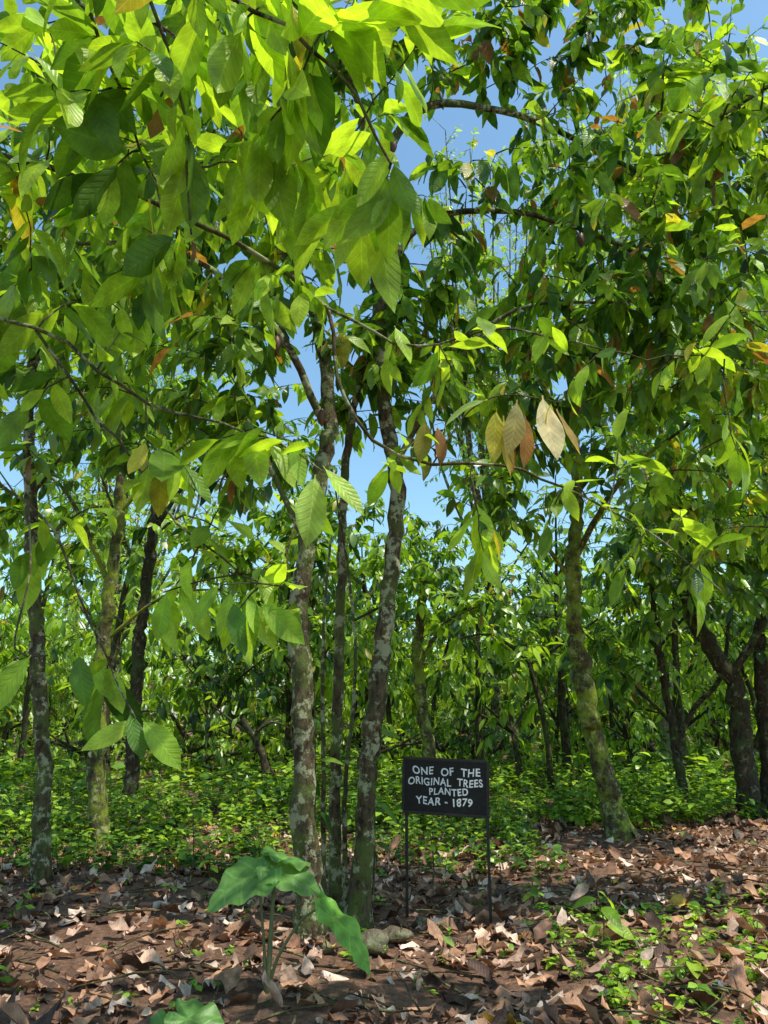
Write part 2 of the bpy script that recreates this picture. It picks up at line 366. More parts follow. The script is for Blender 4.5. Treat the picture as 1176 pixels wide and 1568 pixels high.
cocoa_tree((5.1, 14),
    [([(5.15, 14, -.05), (5.1, 14, 1), (5.05, 14, 1.6), (4.95, 14, 2.6), (4.9, 14, 4)], .09, .05, .03)],
    [([(5.1, 14, 1.2), (5.5, 14, 1.8), (6., 14., 2.3), (6.3, 14, 3.4)], .05, .03), ([(5.06, 14, 1.5), (4.6, 14, 2.), (4.2, 14., 2.4)], .035, .02)],
    [((4.9, 14, 4.6), (1.9, 1.4, 1.3), 120), ((4.1, 13.9, 2.8), (1., .8, .7), 40)], L=.31, bright=.45, bark=M_SHADEBARK)
# --- central mossy trees behind sign
cocoa_tree((.85, 15),
    [([(.88, 15, -.05), (.85, 15, .8), (.72, 15, 1.8), (.65, 15, 2.8), (.8, 15, 4.2)], .14, .08, .05)], [([(.68, 15, 2.6), (1.2, 15, 3.4), (1.8, 15, 3.7)], .05, .02)],
    [((1.2, 14.9, 4.3), (2.1, 1.1, 1.0), 110)], bark=M_MOSSY, L=.31, bright=.65)
cocoa_tree((-1.3, 13.5),
    [([(-1.35, 13.5, -.05), (-1.25, 13.5, 1), (-1.4, 13.5, 2.4), (-1.2, 13.5, 4)], .09, .05, .05)], [([(-1.35, 13.5, 2), (-.8, 13.3, 3), (-.1, 13., 3.4)], .04, .02), ([(-1.4, 13.5, 2.2), (-2.1, 13.3, 3.), (-2.8, 13., 3.2)], .04, .02)],
    [((-1.4, 13.3, 4.6), (2.3, 1.1, 1.3), 150), ((-.9, 13.2, 2.9), (1.5, .9, .5), 34)], L=.31, bright=.55, bark=M_SHADEBARK)
cocoa_tree((-4.3, 14),
    [([(-4.35, 14, -.05), (-4.4, 14, 3), (-4.3, 14, 5.5), (-4.2, 14, 8)], .12, .08, .05)], [([(-4.3, 14, 5), (-3.6, 13.8, 6), (-2.8, 13.5, 6.4)], .05, .02), ([(-4.2, 14, 7), (-5, 14, 8), (-6, 14, 8.4)], .05, .02)],
    [((-4.4, 13.8, 7.8), (3.2, 1.6, 1.9), 170), ((-5.6, 13.5, 4.8), (1.5, .9, 1.), 50)], L=.31, bright=.55, bark=M_SHADEBARK)

# --- tree just left of the viewer whose long low branches hang across the view
e = empty('cocoa_tree', (-2.7, 2.2, 0))
W = Wood(); W2 = Wood(); LV = Leaves()
att = []
att.append(stem(W, [(-2.7, 2.2, -.05), (-2.75, 2.2, 1.5), (-2.6, 2.2, 2.8), (-2.5, 2.3, 4.2), (-2.4, 2.5, 5.2)], .12, .06, 12, .05, .06)[12:])
for P, r0, r1 in [
    ([(-2.55, 2.2, 3.2), (-1.9, 2.0, 3.95), (-1.2, 1.95, 4.1), (-.6, 1.9, 3.85), (-.15, 1.9, 3.5), (.02, 1.95, 3.2)], .02, .004),
    ([(-2.6, 2.2, 2.9), (-1.9, 2.5, 3.7), (-1.2, 2.8, 3.8), (-.6, 3.0, 3.6), (-.25, 3.05, 3.35), (-.2, 3., 3.0), (-.05, 3., 2.72), (.2, 3.05, 2.62), (.5, 3.1, 2.63), (1.0, 3.3, 2.5), (1.5, 3.4, 2.15)], .018, .003),
    ([(-2.5, 2.3, 3.9), (-1.8, 2.3, 4.5), (-1., 2.0, 4.2), (-.7, 2.1, 3.7), (-.66, 2.3, 3.2)], .016, .004),
    ([(-2.6, 2.2, 2.6), (-1.9, 2.5, 3.05), (-1.3, 2.6, 3.0), (-.9, 2.7, 2.75), (-.5, 2.6, 2.6), (-.2, 2.4, 2.38)], .012, .003),
    ([(-1.3, 2.6, 3.0), (-1.0, 2.7, 2.6), (-.75, 2.75, 2.3), (-.5, 2.7, 2.1), (-.35, 2.7, 2.05)], .007, .003),
    ([(-2.6, 2.2, 2.3), (-1.8, 2.4, 2.5), (-1.2, 2.5, 2.3), (-.95, 2.5, 1.9), (-.78, 2.5, 1.6)], .01, .003),
    ([(-.25, 3.05, 3.35), (.15, 3.2, 3.25), (.6, 3.2, 3.33), (1.1, 3.2, 3.2), (1.6, 3.3, 3.25)], .007, .003),
    ([(-2.4, 2.4, 5.), (-1.8, 3., 5.4), (-1.2, 3.6, 5.4), (-.6, 3.8, 5.1)], .025, .008),
    ([(-1.2, 1.95, 4.1), (-1., 2.1, 3.9), (-.85, 2.4, 3.5), (-.8, 2.5, 3.3)], .009, .003)]:
    Q = stem(W, P, r0, r1, 6, .03, 0, .1, .007); att.append(Q)
att = np.concatenate(att)
FG = [  # x,y,z,n,L,bright,down
 (-.09,1.85,3.68,7,.31,1.0,.7),(.06,1.9,3.8,6,.31,1.0,.8),(-.3,1.85,3.7,7,.3,.9,.6),(-.45,1.9,3.66,7,.28,.9,.6),(-.77,1.95,3.65,7,.26,.85,.5),(-1.07,2.1,3.6,7,.26,.7,.6),
 (-.28,2.,3.45,8,.29,1.,.6),(-.64,2.2,3.45,8,.27,.9,.5),(-1.04,2.4,3.5,7,.26,.7,.7),(-.45,2.1,3.3,7,.27,.9,.9),(-.26,2.2,3.33,6,.3,.85,1.2),(-.02,2.1,3.15,7,.28,.9,.8),(-.08,2.15,3.22,6,.28,.9,.8),
 (-.89,2.6,3.21,8,.28,.85,1.3),(-.75,2.6,3.25,6,.26,.85,.8),(-.57,3.,3.43,8,.25,1.1,.5),(-.38,3.,3.38,8,.24,1.05,.5),(-.25,3.,3.3,8,.24,1.05,.5),(.035,3.2,3.15,7,.22,1.,.5),(.29,3.4,3.24,6,.22,1.,.4),(.2,3.3,2.98,6,.2,1.,.6),
 (.93,3.2,3.2,5,.25,.65,1.1),(1.29,3.3,3.16,6,.22,.9,.7),(1.55,3.4,3.24,6,.22,.9,.6),(1.05,3.4,2.84,6,.22,.85,.7),(.8,3.3,2.9,4,.22,.8,.5),
 (-.42,2.5,2.55,6,.24,1.1,.6),(-.58,2.6,2.55,7,.23,1.1,.7),(-.845,2.7,2.6,6,.23,1.,.9),(-.585,2.7,2.3,6,.2,.9,.7),(-.39,2.7,2.12,7,.21,1.,.8),
 (-.755,2.7,2.02,5,.22,1.,1.1),(-.525,2.6,1.97,6,.24,1.1,.8),(-1.06,2.8,1.76,5,.2,.6,1.),
 (.395,3.,2.25,7,.23,.95,1.1),(.68,3.2,2.45,5,.2,.85,.7),(-1.5,2.9,3.43,8,.24,.7,.7),(-1.3,2.8,3.2,7,.24,.75,.8),(1.57,3.,3.4,6,.24,.65,.7),(1.6,3.3,2.8,6,.22,.85,.6),(1.35,3.4,2.55,5,.2,.9,.5),
 (.12,3.05,2.75,6,.18,1.,.6),(.8,3.2,2.62,5,.17,1.,.6),(1.15,3.35,2.5,5,.18,.95,.6),(.45,3.2,3.38,6,.2,.95,.6),(.75,3.2,3.35,6,.19,.9,.6),(.0,3.2,2.6,5,.18,.9,.7),(1.45,3.4,2.3,6,.19,.9,.7),(.3,3.1,3.05,6,.2,.95,.6),
 (-1.0,2.6,2.35,5,.2,.85,.7),(-1.25,2.7,2.2,6,.22,.7,.8),(-.7,2.7,2.45,6,.19,1.,.6),(-.3,2.9,2.5,5,.18,.95,.7),(1.0,3.3,2.2,5,.19,.9,.7),(.55,3.2,2.35,5,.18,.95,.7),
 (-1.35,2.7,2.75,6,.22,.7,.7),(-1.1,2.7,3.0,6,.22,.8,.7),(-.6,2.0,3.85,8,.28,.85,.4),(-.95,1.9,3.95,8,.27,.8,.4),(-.2,1.95,3.85,7,.29,.95,.4),(-1.3,2.,4.0,7,.27,.7,.5),(-.8,2.3,3.75,8,.27,.8,.5),(-.45,2.5,3.6,8,.26,.95,.5)]
def fgspray(t, n_, L_, b_, dn):
    global att
    dd = np.linalg.norm(att-t, axis=1); i = np.argmin(np.where(dd < .1, 9, dd)); a = att[i]
    P = bez(a, t, .15, 7, .03); W2.tube(P, np.linspace(.0045, .0022, 7), 5); att = np.vstack([att, P[2:]])
    spray(LV, t, P[-1]-P[-3], n_, L_, b_, .03, dn, span=.2)
for x, y, z, n_, L_, b_, dn in FG:
    fgspray(A([x, y, z])+R.normal(0, .03, 3), n_, L_, b_, dn)
for c, r, m in [((-.9, 2.6, 4.), (.9, .55, .45), 28), ((-1.5, 3.3, 4.3), (.9, .8, .8), 36), ((-.6, 3.6, 4.6), (.8, .6, .7), 28), ((-1.7, 3.3, 3.3), (.6, .5, .5), 14), ((-.1, 3.4, 4.2), (.4, .4, .4), 6), ((-1.5, 3.8, 5.4), (1.2, .8, .6), 26), ((-.3, 2.3, 4.1), (.5, .3, .3), 9)]:
    for t in blob(c, r, m): fgspray(t, 7, .26, .78, .8)
def hang(x, y, z, L, c, dx=0., face=(0, -1, .3), w=.36, dz=-1.):
    LV.add(A([x, y, z]), A([dx, R.normal(-.1, .08), dz]), A(face)+R.normal(0, .12, 3), L, w, R.uniform(-.1, .25), c)
G1 = A([.42, .62, .07]); G2 = A([.3, .5, .05]); G3 = A([.1, .22, .03])
hang(-.225, 2.4, 2.37, .25, (.45, .62, .14), -.05, (.15, -1, .35), .4); hang(-.2, 2.4, 2.4, .23, (.42, .62, .07), .75, (.3, -.8, .7), .3)
hang(-.32, 2.45, 2.5, .17, (.4, .6, .1), .5, (0, -1, .9)); hang(-.4, 2.5, 2.52, .2, (.43, .6, .1), .9, (0, -.8, 1)); hang(-.47, 2.5, 2.56, .22, G1, .35, (.2, -1, .8), .38)
# fading cream / yellow / brown cluster right of the stems
hang(.46, 2.92, 2.82, .24, C_YEL*.85, -.12, (.5, -.9, .3)); hang(.54, 2.9, 2.85, .25, C_PAL*.7, -.08, (.35, -1, .2), .36); hang(.64, 2.88, 2.86, .3, A([.85, .74, .42]), .06, (.45, -1, .4), .44)
hang(.71, 2.95, 2.83, .23, A([.5, .34, .1]), .25, (.9, -.6, .1)); hang(.49, 2.95, 2.80, .26, C_YEL*.7, .05, (.9, -.5, .3), .3); hang(.42, 2.9, 2.85, .22, (.34, .5, .16), -.9, (-.2, -.7, 1), .38, -.3)
hang(.58, 2.98, 2.82, .24, C_BRN*1.3, .15, (.6, -.8, .3)); hang(.52, 3.0, 2.76, .22, C_BRN, -.1, (.2, -.9, .3), .3); hang(.68, 2.9, 2.84, .18, C_YEL*.8, -.2, (.8, -.7, .3), .3)
hang(.17, 3., 2.8, .2, C_YEL*.5, .0); hang(.22, 3.0, 2.78, .18, C_BRN*1.1, .15, (.6, -.8, .2)); hang(-.87, 2.65, 2.58, .16, C_YEL, -.15); hang(-.82, 2.68, 2.5, .2, C_YEL*.55, .1)
# low left clusters
for x, y, z, L, c, dx, dz in [(-.52, 2.6, 2.02, .18, G1, -.15, -1), (-.47, 2.6, 2.0, .21, G1, .5, -1), (-.42, 2.6, 1.98, .22, G2, 1., -1), (-.56, 2.6, 2.04, .16, G2, -.8, -1), (-.5, 2.55, 1.98, .19, G3, .15, -1),
                          (-.77, 2.7, 2.03, .18, G2, -.1, -1), (-.72, 2.7, 2.04, .16, G1, .6, -1), (-.66, 2.7, 2.0, .15, G1, .3, -1),
                          (-.78, 2.5, 1.6, .18, G1, -1., -.9), (-.76, 2.5, 1.6, .21, G2, .9, -.9), (-.80, 2.5, 1.62, .16, G3, .3, -1),
                          (-1.04, 2.3, 1.78, .22, G2, -.7, -1), (-.98, 2.5, 1.8, .18, G3, .3, -1), (-1.0, 2.7, 1.8, .17, G2, .5, -1)]:
    hang(x, y, z, L, c, dx, (R.normal(.3, .3), -1, .9), .38, dz)
for P in [[(-.35, 2.7, 2.05), (-.45, 2.62, 2.05), (-.56, 2.6, 2.04)], [(-1.2, 2.5, 2.3), (-1.12, 2.4, 2.05), (-1.1, 2.32, 1.8), (-1.0, 2.32, 1.78)], [(-.5, 2.7, 2.1), (-.65, 2.7, 2.07), (-.78, 2.7, 2.03)], [(-.5, 2.6, 2.6), (-.44, 2.52, 2.57), (-.3, 2.45, 2.5)],
          [(.2, 3.05, 2.62), (.35, 2.95, 2.82), (.5, 2.9, 2.87), (.72, 2.93, 2.85)], [(-.9, 2.7, 2.75), (-.87, 2.66, 2.6)]]:
    Q = densify(P, .05); W2.tube(Q, np.linspace(.004, .0025, len(Q)), 5)
add_obj('trunk', W.mesh('trunk', M_BARK), e); add_obj('twigs', W2.mesh('twigs', M_TWIG), e)
add_obj('crown', LV.mesh('crown', M_LEAF, T_HI, .012, .2), e)

# --- trees right of the viewer
cocoa_tree((5.6, 7.),
    [([(5.6, 7., -.05), (5.7, 7, 2), (5.5, 7, 4), (5.1, 7, 6)], .12, .07, .05)],
    [([(5.4, 7, 5), (4.4, 6.8, 6.6), (3.4, 6.6, 7.2), (2.6, 6.5, 7.)], .04, .01), ([(5.5, 7, 4), (4.6, 6.9, 4.8), (3.6, 6.9, 4.9), (2.9, 6.8, 4.6)], .03, .01), ([(5.5, 7., 3), (4.5, 7.2, 3.6), (3.6, 7.3, 3.4)], .02, .01)],
    [((3.6, 6.6, 7.2), (1.7, .9, 1.2), 105), ((3.4, 6.8, 5.), (1.4, .9, 1.1), 85), ((3.5, 7.2, 3.6), (1., .8, .6), 40)], tpl=T_MD, L=.27, bright=.66, odd=.1, lmat=M_LEAF)
cocoa_tree((4.6, 2.6),  # added tree; its high crown, above the frame, dapples the front ground
    [([(4.6, 2.6, -.05), (4.7, 2.6, 2), (4.5, 2.7, 4), (4.1, 2.9, 5.6)], .13, .07, .05)],
    [([(4.2, 2.8, 5.2), (3.2, 3.2, 6.4), (2., 3.5, 7.), (.6, 3.6, 7.1), (-.6, 3.6, 6.9)], .05, .012), ([(4.4, 2.8, 4.4), (3.6, 3.4, 5.2), (2.8, 3.9, 5.6), (2.2, 4.2, 5.4)], .03, .01)],
    [((2., 3.6, 7.1), (3., 1., .8), 75), ((2.5, 4.1, 5.5), (1.2, .6, .6), 20)], tpl=T_MD, L=.27, bright=.66, odd=.05, lmat=M_LEAF)

# ------------------------------------------------------------ background cocoa mass
def mass(name, spots, tpl, L, n, bright, rt=.015, bark=None, zc=.62, zr=.4):
    W = Wood(); W2 = Wood(); LV = Leaves()
    for x, y, h, cr, cnt in spots:
        lean = R.normal(0, .5, 2)
        Q = stem(W, [(x, y, -.05), (x+lean[0]*.2, y+lean[1]*.5, h*.3), (x+lean[0], y+lean[1], h*.62)], R.uniform(.05, .14), .05, 7, .04, .04, .4)
        att = [Q[len(Q)//2:]]
        for _ in range(4):
            th = R.uniform(0, 6.28); rr = cr*R.uniform(.5, .9)
            att.append(stem(W, [Q[-2], Q[-2]+A([math.cos(th)*rr*.5, math.sin(th)*rr*.5, h*.12]), Q[-2]+A([math.cos(th)*rr, math.sin(th)*rr, h*R.uniform(.05, .3)])], .05, .015, 5, .02, 0, .4))
        tg = blob((x+lean[0], y+lean[1], h*zc), (cr, cr*.9, h*zr), cnt, .15)
        grow(W2, LV, np.concatenate(att), tg, n, L*R.uniform(.75, 1.2), bright+R.normal(0, .25), .02, .8, 3, rt, seg=4, bvar=.25)
    e = empty(name, (0, 0, 0))
    add_obj('trunks', W.mesh('trunks', bark or M_SHADEBARK), e); add_obj('twigs', W2.mesh('twigs', M_TWIG), e)
    add_obj('foliage', LV.mesh('foliage', M_FAR, tpl), e)
sp = []
for _ in range(50):
    y = R.uniform(17, 33)
    sp.append((R.uniform(-.56*y-2, .56*y+3), y, R.uniform(4.2, 7.8), R.uniform(1.6, 2.9), int(R.uniform(80, 130))))
for x, y, h in [(-6, 17, 9), (-9, 20, 10), (-2.5, 21, 8.5), (6.5, 17.5, 9), (9.5, 19, 10.5), (4.5, 20, 8.5), (.2, 20, 8), (2.2, 18.5, 7)]:
    sp.append((x, y, h, 2.6, 150))
mass('distant_cocoa_trees', sp, T_LO, .36, 7, .58, zc=.62, zr=.36)
sp = []
for k in range(60):
    y = R.uniform(36, 52); x = (-.68+1.36*(k+.5)/60)*y*1.05
    sp.append((x, y, R.uniform(6, 11), R.uniform(3, 4.5), 85))
mass('distant_trees', sp, T_LO, .8, 7, .9, .03, zc=.45, zr=.5)
sp = []
for _ in range(84):
    y = R.uniform(17, 33); sp.append((R.uniform(-.6*y, .6*y), y, R.uniform(1.2, 3.2), R.uniform(.9, 1.6), 32))
mass('shrubs', sp, T_LO, .28, 6, .55, .01, zc=.5, zr=.5)

def shade_tree(x, y, h, nst, spread, col, bark=None, k=1):
    e = empty('shade_tree', (x, y, 0)); W = Wood(); LV = Leaves()
    stem(W, [(x, y, -.1), (x+.1, y, h*.2), (x, y, h*.38)], .2, .14, 10, .04, .1, .5)
    for _ in range(nst):
        th = R.uniform(0, 6.28); r = spread*R.random()**.6
        b = A([x, y, h*R.uniform(.2, .38)]); top = A([x+math.cos(th)*r, y+math.sin(th)*r, h*R.uniform(.7, 1.05)])
        Q = stem(W, [b, A([x+math.cos(th)*r*.6, y+math.sin(th)*r*.6, b[2]+(top[2]-b[2])*.4]), top], .07, .02, 5, .02, 0, .6)
        for q in Q[len(Q)//4:]:
            for _k in range(R.integers(k, k+3)):
                t = q+R.normal(0, .5, 3)+A([0, 0, .2]); W.tube(np.array([q, (q+t)/2+A([0, 0, .05]), t]), [.012, .008, .005], 3)
                spray(LV, t, t-q, int(R.uniform(7, 12)), .26, col, .08, .6, span=.5)
    add_obj('trunk', W.mesh('trunk', bark or M_PALE), e); add_obj('crown', LV.mesh('crown', M_FAR, T_LO), e)
shade_tree(11., 20, 22, 26, 3.6, 1.)
shade_tree(7.8, 22, 23, 20, 3., 1.05)
shade_tree(3.6, 26, 22, 22, 3.2, 1.05, M_BARK, 1)
shade_tree(14.5, 24, 22, 22, 3., .9)
shade_tree(-9, 26, 15, 18, 3.6, .8, M_BARK)

# ------------------------------------------------------------ undergrowth
def lump(x, y): return .5+.5*math.sin(x*1.1+.7*math.sin(y*.9)+1)*math.sin(y*1.3+.8*math.sin(x*.7))
def undergrowth():
    LV = Leaves(); W = Wood()
    def patch(n, fx, fy, hmin, hmax, L, b, lo=.3):
        for _ in range(n):
            x = fx(); y = fy(x); q = lump(x, y)
            if R.random() > lo+q: continue
            h = R.uniform(hmin, hmax)*(.5+.9*q); z0 = ground_h(x, y)
            p = A([x, y, z0]); tip = p+A([R.normal(0, .07), R.normal(0, .07), h])
            W.tube(np.array([p, (p+tip)/2+R.normal(0, .01, 3), tip]), [.004, .003, .002], 3)
            m = R.integers(6, 11); th = R.uniform(0, 6.28, m); f = R.uniform(.35, 1, (m, 1))
            a = np.stack([np.cos(th), np.sin(th), R.uniform(-.35, .45, m)], -1)
            LV.addn(p+(tip-p)*f, a, UP+R.normal(0, .25, (m, 3)), L*R.uniform(.5, 1.3)*R.uniform(.6, 1.3, m), R.uniform(.5, .75, m), R.uniform(0, .4, m), leafcols(m, b+R.normal(0, .12), 0))
    patch(5600, lambda: R.uniform(-10, 10), lambda x: 10.8+1.1*math.sin(x*.8+2)*.6+abs(R.normal(0, 3.8))+(.0 if x < 2 else 1.9), .1, .6, .12, .55)
    patch(850, lambda: R.uniform(-6, 2.), lambda x: R.uniform(8.6, 11), .08, .34, .1, .4, .1)
    patch(1500, lambda: R.uniform(-12, 12), lambda x: R.uniform(15, 26), .3, .9, .22, .55)
    patch(330, lambda: R.uniform(1.2, 4.2), lambda x: R.uniform(4.6, 7.5), .03, .12, .07, .7)
    patch(170, lambda: R.uniform(-5, 2), lambda x: R.uniform(4.4, 8.6), .03, .1, .06, .65)
    e = empty('undergrowth', (0, 0, 0))
    add_obj('stems', W.mesh('stems', M_TWIG), e); add_obj('leaves', LV.mesh('leaves', M_HERB, T_LO), e)
undergrowth()

# ------------------------------------------------------------ leaf litter
def litter():
    LV = Leaves()
    cols = A([[.48, .27, .16], [.62, .4, .28], [.33, .175, .105], [.17, .095, .06], [.5, .27, .15], [.78, .58, .44], [.1, .058, .04]])
    n = 12500
    y = 2.5+R.random(n)**.8*11.5; x = R.uniform(-1, 1, n)*(.62*y+1.5)
    q = .5+.5*np.sin(x*1.7+np.sin(y*1.3)*2)*np.sin(y*2.1+np.sin(x*1.9))
    k = R.random(n) < .38+.8*q; x = x[k]; y = y[k]; n = len(x)
    z = ground_h(x, y)+R.uniform(.008, .05, n)
    th = R.uniform(0, 6.28, n); a = np.stack([np.cos(th), np.sin(th), R.normal(0, .2, n)], -1)
    c = cols[R.integers(len(cols), size=n)]*R.uniform(.7, 1.15, (n, 1))
    r = R.random(n)[:, None]; c = np.where(r < .01, A([.6, .38, .06]), np.where(r < .02, A([.2, .28, .06]), c))
    nn = np.stack([R.normal(0, .4, n), R.normal(0, .4, n), R.choice([1., 1., -1.], n)], -1)
    LV.addn(np.stack([x, y, z], -1), a, nn, R.uniform(.07, .27, n), R.uniform(.34, .52, n), R.uniform(-.05, .5, n)*R.choice([1, -1], n), c)
    add_obj('leaf_litter', LV.mesh('leaf_litter', M_DRY, T_MD, .1, .6))
    W = Wood()
    for _ in range(320):
        y = R.uniform(4, 12); x = R.uniform(-.6*y, .6*y); th = R.uniform(0, 6.28); l = R.uniform(.15, .8)
        p = A([x, y, ground_h(x, y)+.05]); q = p+A([math.cos(th)*l, math.sin(th)*l, R.uniform(-.01, .05)])
        W.tube(bez(p, q, .03, 5), np.linspace(.009, .003, 5), 4)
    add_obj('fallen_twigs', W.mesh('fallen_twigs', M_TWIG))
litter()

# ------------------------------------------------------------ rocks
def rock(x, y, s):
    import bmesh
    bm = bmesh.new(); bmesh.ops.create_icosphere(bm, subdivisions=3, radius=1)
    ph = R.uniform(0, 6, 3)
    for v in bm.verts:
        c = v.co; k = 1+.14*math.sin(c.x*3+ph[0])+.12*math.sin(c.y*4+ph[1])+.1*math.sin(c.z*5+c.x*4+ph[2])
        v.co = Vector((c.x*s*k*1.3, c.y*s*k, c.z*s*k*.7))
    me = bpy.data.meshes.new('rock'); bm.to_mesh(me); bm.free(); me.materials.append(M_ROCK)
    for p in me.polygons: p.use_smooth = True
    o = add_obj('rock', me); o.location = (x, y, s*.2)
M_ROCK = bark_material('mossy_rock', (.1, .08, .05), (.22, .175, .11), (.26, .25, .15), (.12, .15, .04), .05)
rock(-.12, 6.2, .11); rock(.1, 6.45, .08); rock(-.45, 6.15, .07); rock(.32, 6.9, .05)

# ------------------------------------------------------------ sign
def sign():
    xl, yl, xr, yr = .19, 7.12, .87, 6.92
    e = empty('information_sign', (xl, yl, 0))
    M_BLK = plain('black_paint', (.012, .011, .011), .5, .3, .35, 30)
    M_MET = plain('painted_steel', (.03, .022, .02), .5, .4, .4, 40)
    M_WHT = plain('white_paint', (.8, .8, .78), .6, .3, .12, 60)
    def box(name, sx, sy, sz, loc, mat, rot=0, tilt=0):
        import bmesh
        bm = bmesh.new(); bmesh.ops.create_cube(bm, size=1)
        for v in bm.verts: v.co = Vector((v.co.x*sx, v.co.y*sy, v.co.z*sz))
        bmesh.ops.bevel(bm, geom=bm.edges[:], offset=min(sx, sy, sz)*.2, segments=2, affect='EDGES')
        me = bpy.data.meshes.new(name); bm.to_mesh(me); bm.free(); me.materials.append(mat)
        o = bpy.data.objects.new(name, me); scene.collection.objects.link(o); o.parent = e
        o.location = Vector(loc)-e.location; o.rotation_euler = (0, tilt, rot); return o
    yaw = math.atan2(yr-yl, xr-xl); tilt = .03
    W_ = math.hypot(xr-xl, yr-yl)
    cx, cy, cz = (xl+xr)/2, (yl+yr)/2, 1.03
    box('post', .024, .024, 1.25, (xl+.005, yl+.0, .61), M_MET, yaw)
    box('post', .024, .024, 1.22, (xr, yr, .60), M_MET, yaw)
    nx, ny = math.sin(yaw), -math.cos(yaw)
    box('board', W_+.03, .008, .43, (cx+nx*.02, cy+ny*.02, cz), M_BLK, yaw, tilt)
    for s in (1, -1):
        box('frame_rail', W_+.05, .02, .022, (cx+nx*.02, cy+ny*.02, cz+s*.222), M_MET, yaw, tilt)
        box('frame_stile', .022, .02, .42, (cx+nx*.02+s*math.cos(yaw)*(W_+.03)/2, cy+ny*.02+s*math.sin(yaw)*(W_+.03)/2, cz-s*.010), M_MET, yaw, tilt)
    lines = [("ONE  OF  THE", .09, .125, .01, .95), ("ORIGINAL  TREES", .086, .04, .0, .88), ("PLANTED", .078, -.035, .03, .95), ("YEAR - 1879", .088, -.12, -.01, .95)]
    for s, size, dz, dx, sx in lines:
        cu = bpy.data.curves.new('lettering', 'FONT'); cu.body = s; cu.size = size; cu.align_x = 'CENTER'; cu.extrude = .0008
        cu.offset = .0018; cu.space_character = 1.12
        to = bpy.data.objects.new('tmp', cu); scene.collection.objects.link(to)
        dg = bpy.context.evaluated_depsgraph_get(); me = bpy.data.meshes.new_from_object(to.evaluated_get(dg))
        bpy.data.objects.remove(to)
        for v in me.vertices:
            v.co.y += .0055*math.sin(v.co.x*31+dz*90); v.co.x += .003*math.sin(v.co.y*60+v.co.x*20); v.co.x *= sx
        me.materials.clear(); me.materials.append(M_WHT)
        o = bpy.data.objects.new('lettering', me); scene.collection.objects.link(o); o.parent = e
        o.rotation_euler = (D2R(90), tilt, yaw)
        px = dx
        o.location = Vector((cx+math.cos(yaw)*px+nx*.0265, cy+math.sin(yaw)*px+ny*.0265, cz+dz-.03-px*tilt))-e.location
sign()

# ------------------------------------------------------------ cocoyam in the foreground
def heart_leaf(centre, direction, normal, L, W, col, name, parent, mat):
    a = nrm(direction); n = nrm(A(normal)-np.dot(normal, a)*a); s = np.cross(a, n)
    nu, nr = 40, 7; V = [A(centre)]; UV = [(.5, .3)]
    for r in range(1, nr+1):
        f = r/nr
        for k in range(nu):
            th = k/nu*2*np.pi
            rad = (.62+.38*abs(math.cos(th/2))**1.2)*(1-.62*math.exp(-((abs(th-np.pi))/.22)**2))
            y_ = math.cos(th)*rad*L*.62; x_ = math.sin(th)*rad*W*.62
            if th < .5 or th > 5.78: y_ *= 1+.3*(1-min(th, 6.283-th)/.5)
            x_ *= f; y_ *= f
            z_ = .16*abs(x_)-.9*y_*abs(y_)/L*.6 - .3*x_*x_/W + .016*math.sin(th*9)*f*f + .008*math.sin(th*5+1)*f
            V.append(A(centre)+a*y_+s*x_+n*z_); UV.append((.5+x_/W*.6, .3+y_/L*.7))
    V = np.array(V)
    Fq = []
    for r in range(nr-1):
        for k in range(nu):
            b = 1+r*nu; Fq.append((b+k, b+nu+k, b+nu+(k+1) % nu, b+(k+1) % nu))
    me = bpy.data.meshes.new(name)
    faces = [(0, 1+k, 1+(k+1) % nu) for k in range(nu)]+Fq
    me.from_pydata([tuple(v) for v in V], [], faces)
    l = me.uv_layers.new(name='UVMap')
    for lp in me.loops: l.data[lp.index].uv = UV[lp.vertex_index]
    at = me.attributes.new('lc', 'FLOAT_COLOR', 'POINT')
    for i in range(len(V)): at.data[i].color = (*col, 1)
    for p in me.polygons: p.use_smooth = True
    me.materials.append(mat); return add_obj(name, me, parent)
M_COCO = leaf_material('cocoyam_leaf', .35, .42, 5, .7, .35)
M_STALK = plain('green_stalk', (.12, .13, .05), .5)
e = empty('cocoyam_plant', (-.68, 5., 0))
W = Wood()
def petiole(P, r0, r1):
    Q = densify(P, .06); W.tube(Q, np.linspace(r0, r1, len(Q)), 7)
petiole([(-.68, 5., -.02), (-.67, 5., .2), (-.665, 5.02, .45), (-.66, 5.05, .66)], .02, .01)
petiole([(-.68, 5., .02), (-.62, 4.99, .25), (-.47, 4.98, .47), (-.36, 4.97, .52)], .012, .006)
petiole([(-.68, 5., .02), (-.70, 5., .3), (-.74, 5.02, .6), (-.74, 5.03, .66)], .011, .006)
add_obj('stalks', W.mesh('stalks', M_STALK), e)
cc = (.13, .28, .06)
heart_leaf((-.77, 5.03, .69), (-.75, -.35, -.2), (-.1, -.5, 1), .38, .36, cc, 'leaf', e, M_COCO)
heart_leaf((-.63, 5.05, .70), (.8, -.2, -.1), (.1, -.45, 1), .36, .26, cc, 'leaf', e, M_COCO)
heart_leaf((-.62, 5.15, .76), (.3, .7, .1), (0, -.7, 1), .27, .3, cc, 'leaf', e, M_COCO)
heart_leaf((-.28, 4.97, .46), (.8, -.2, -.6), (.5, -.45, .8), .46, .2, (.17, .38, .05), 'leaf', e, M_COCO)
e = empty('cocoyam_plant', (-.95, 4.5, 0)); W = Wood()
petiole([(-.95, 4.5, -.03), (-.96, 4.48, .06), (-.98, 4.45, .12)], .01, .006)
petiole([(-.95, 4.5, -.03), (-1.05, 4.5, .05), (-1.12, 4.45, .09)], .01, .006)
add_obj('stalks', W.mesh('stalks', M_STALK), e)
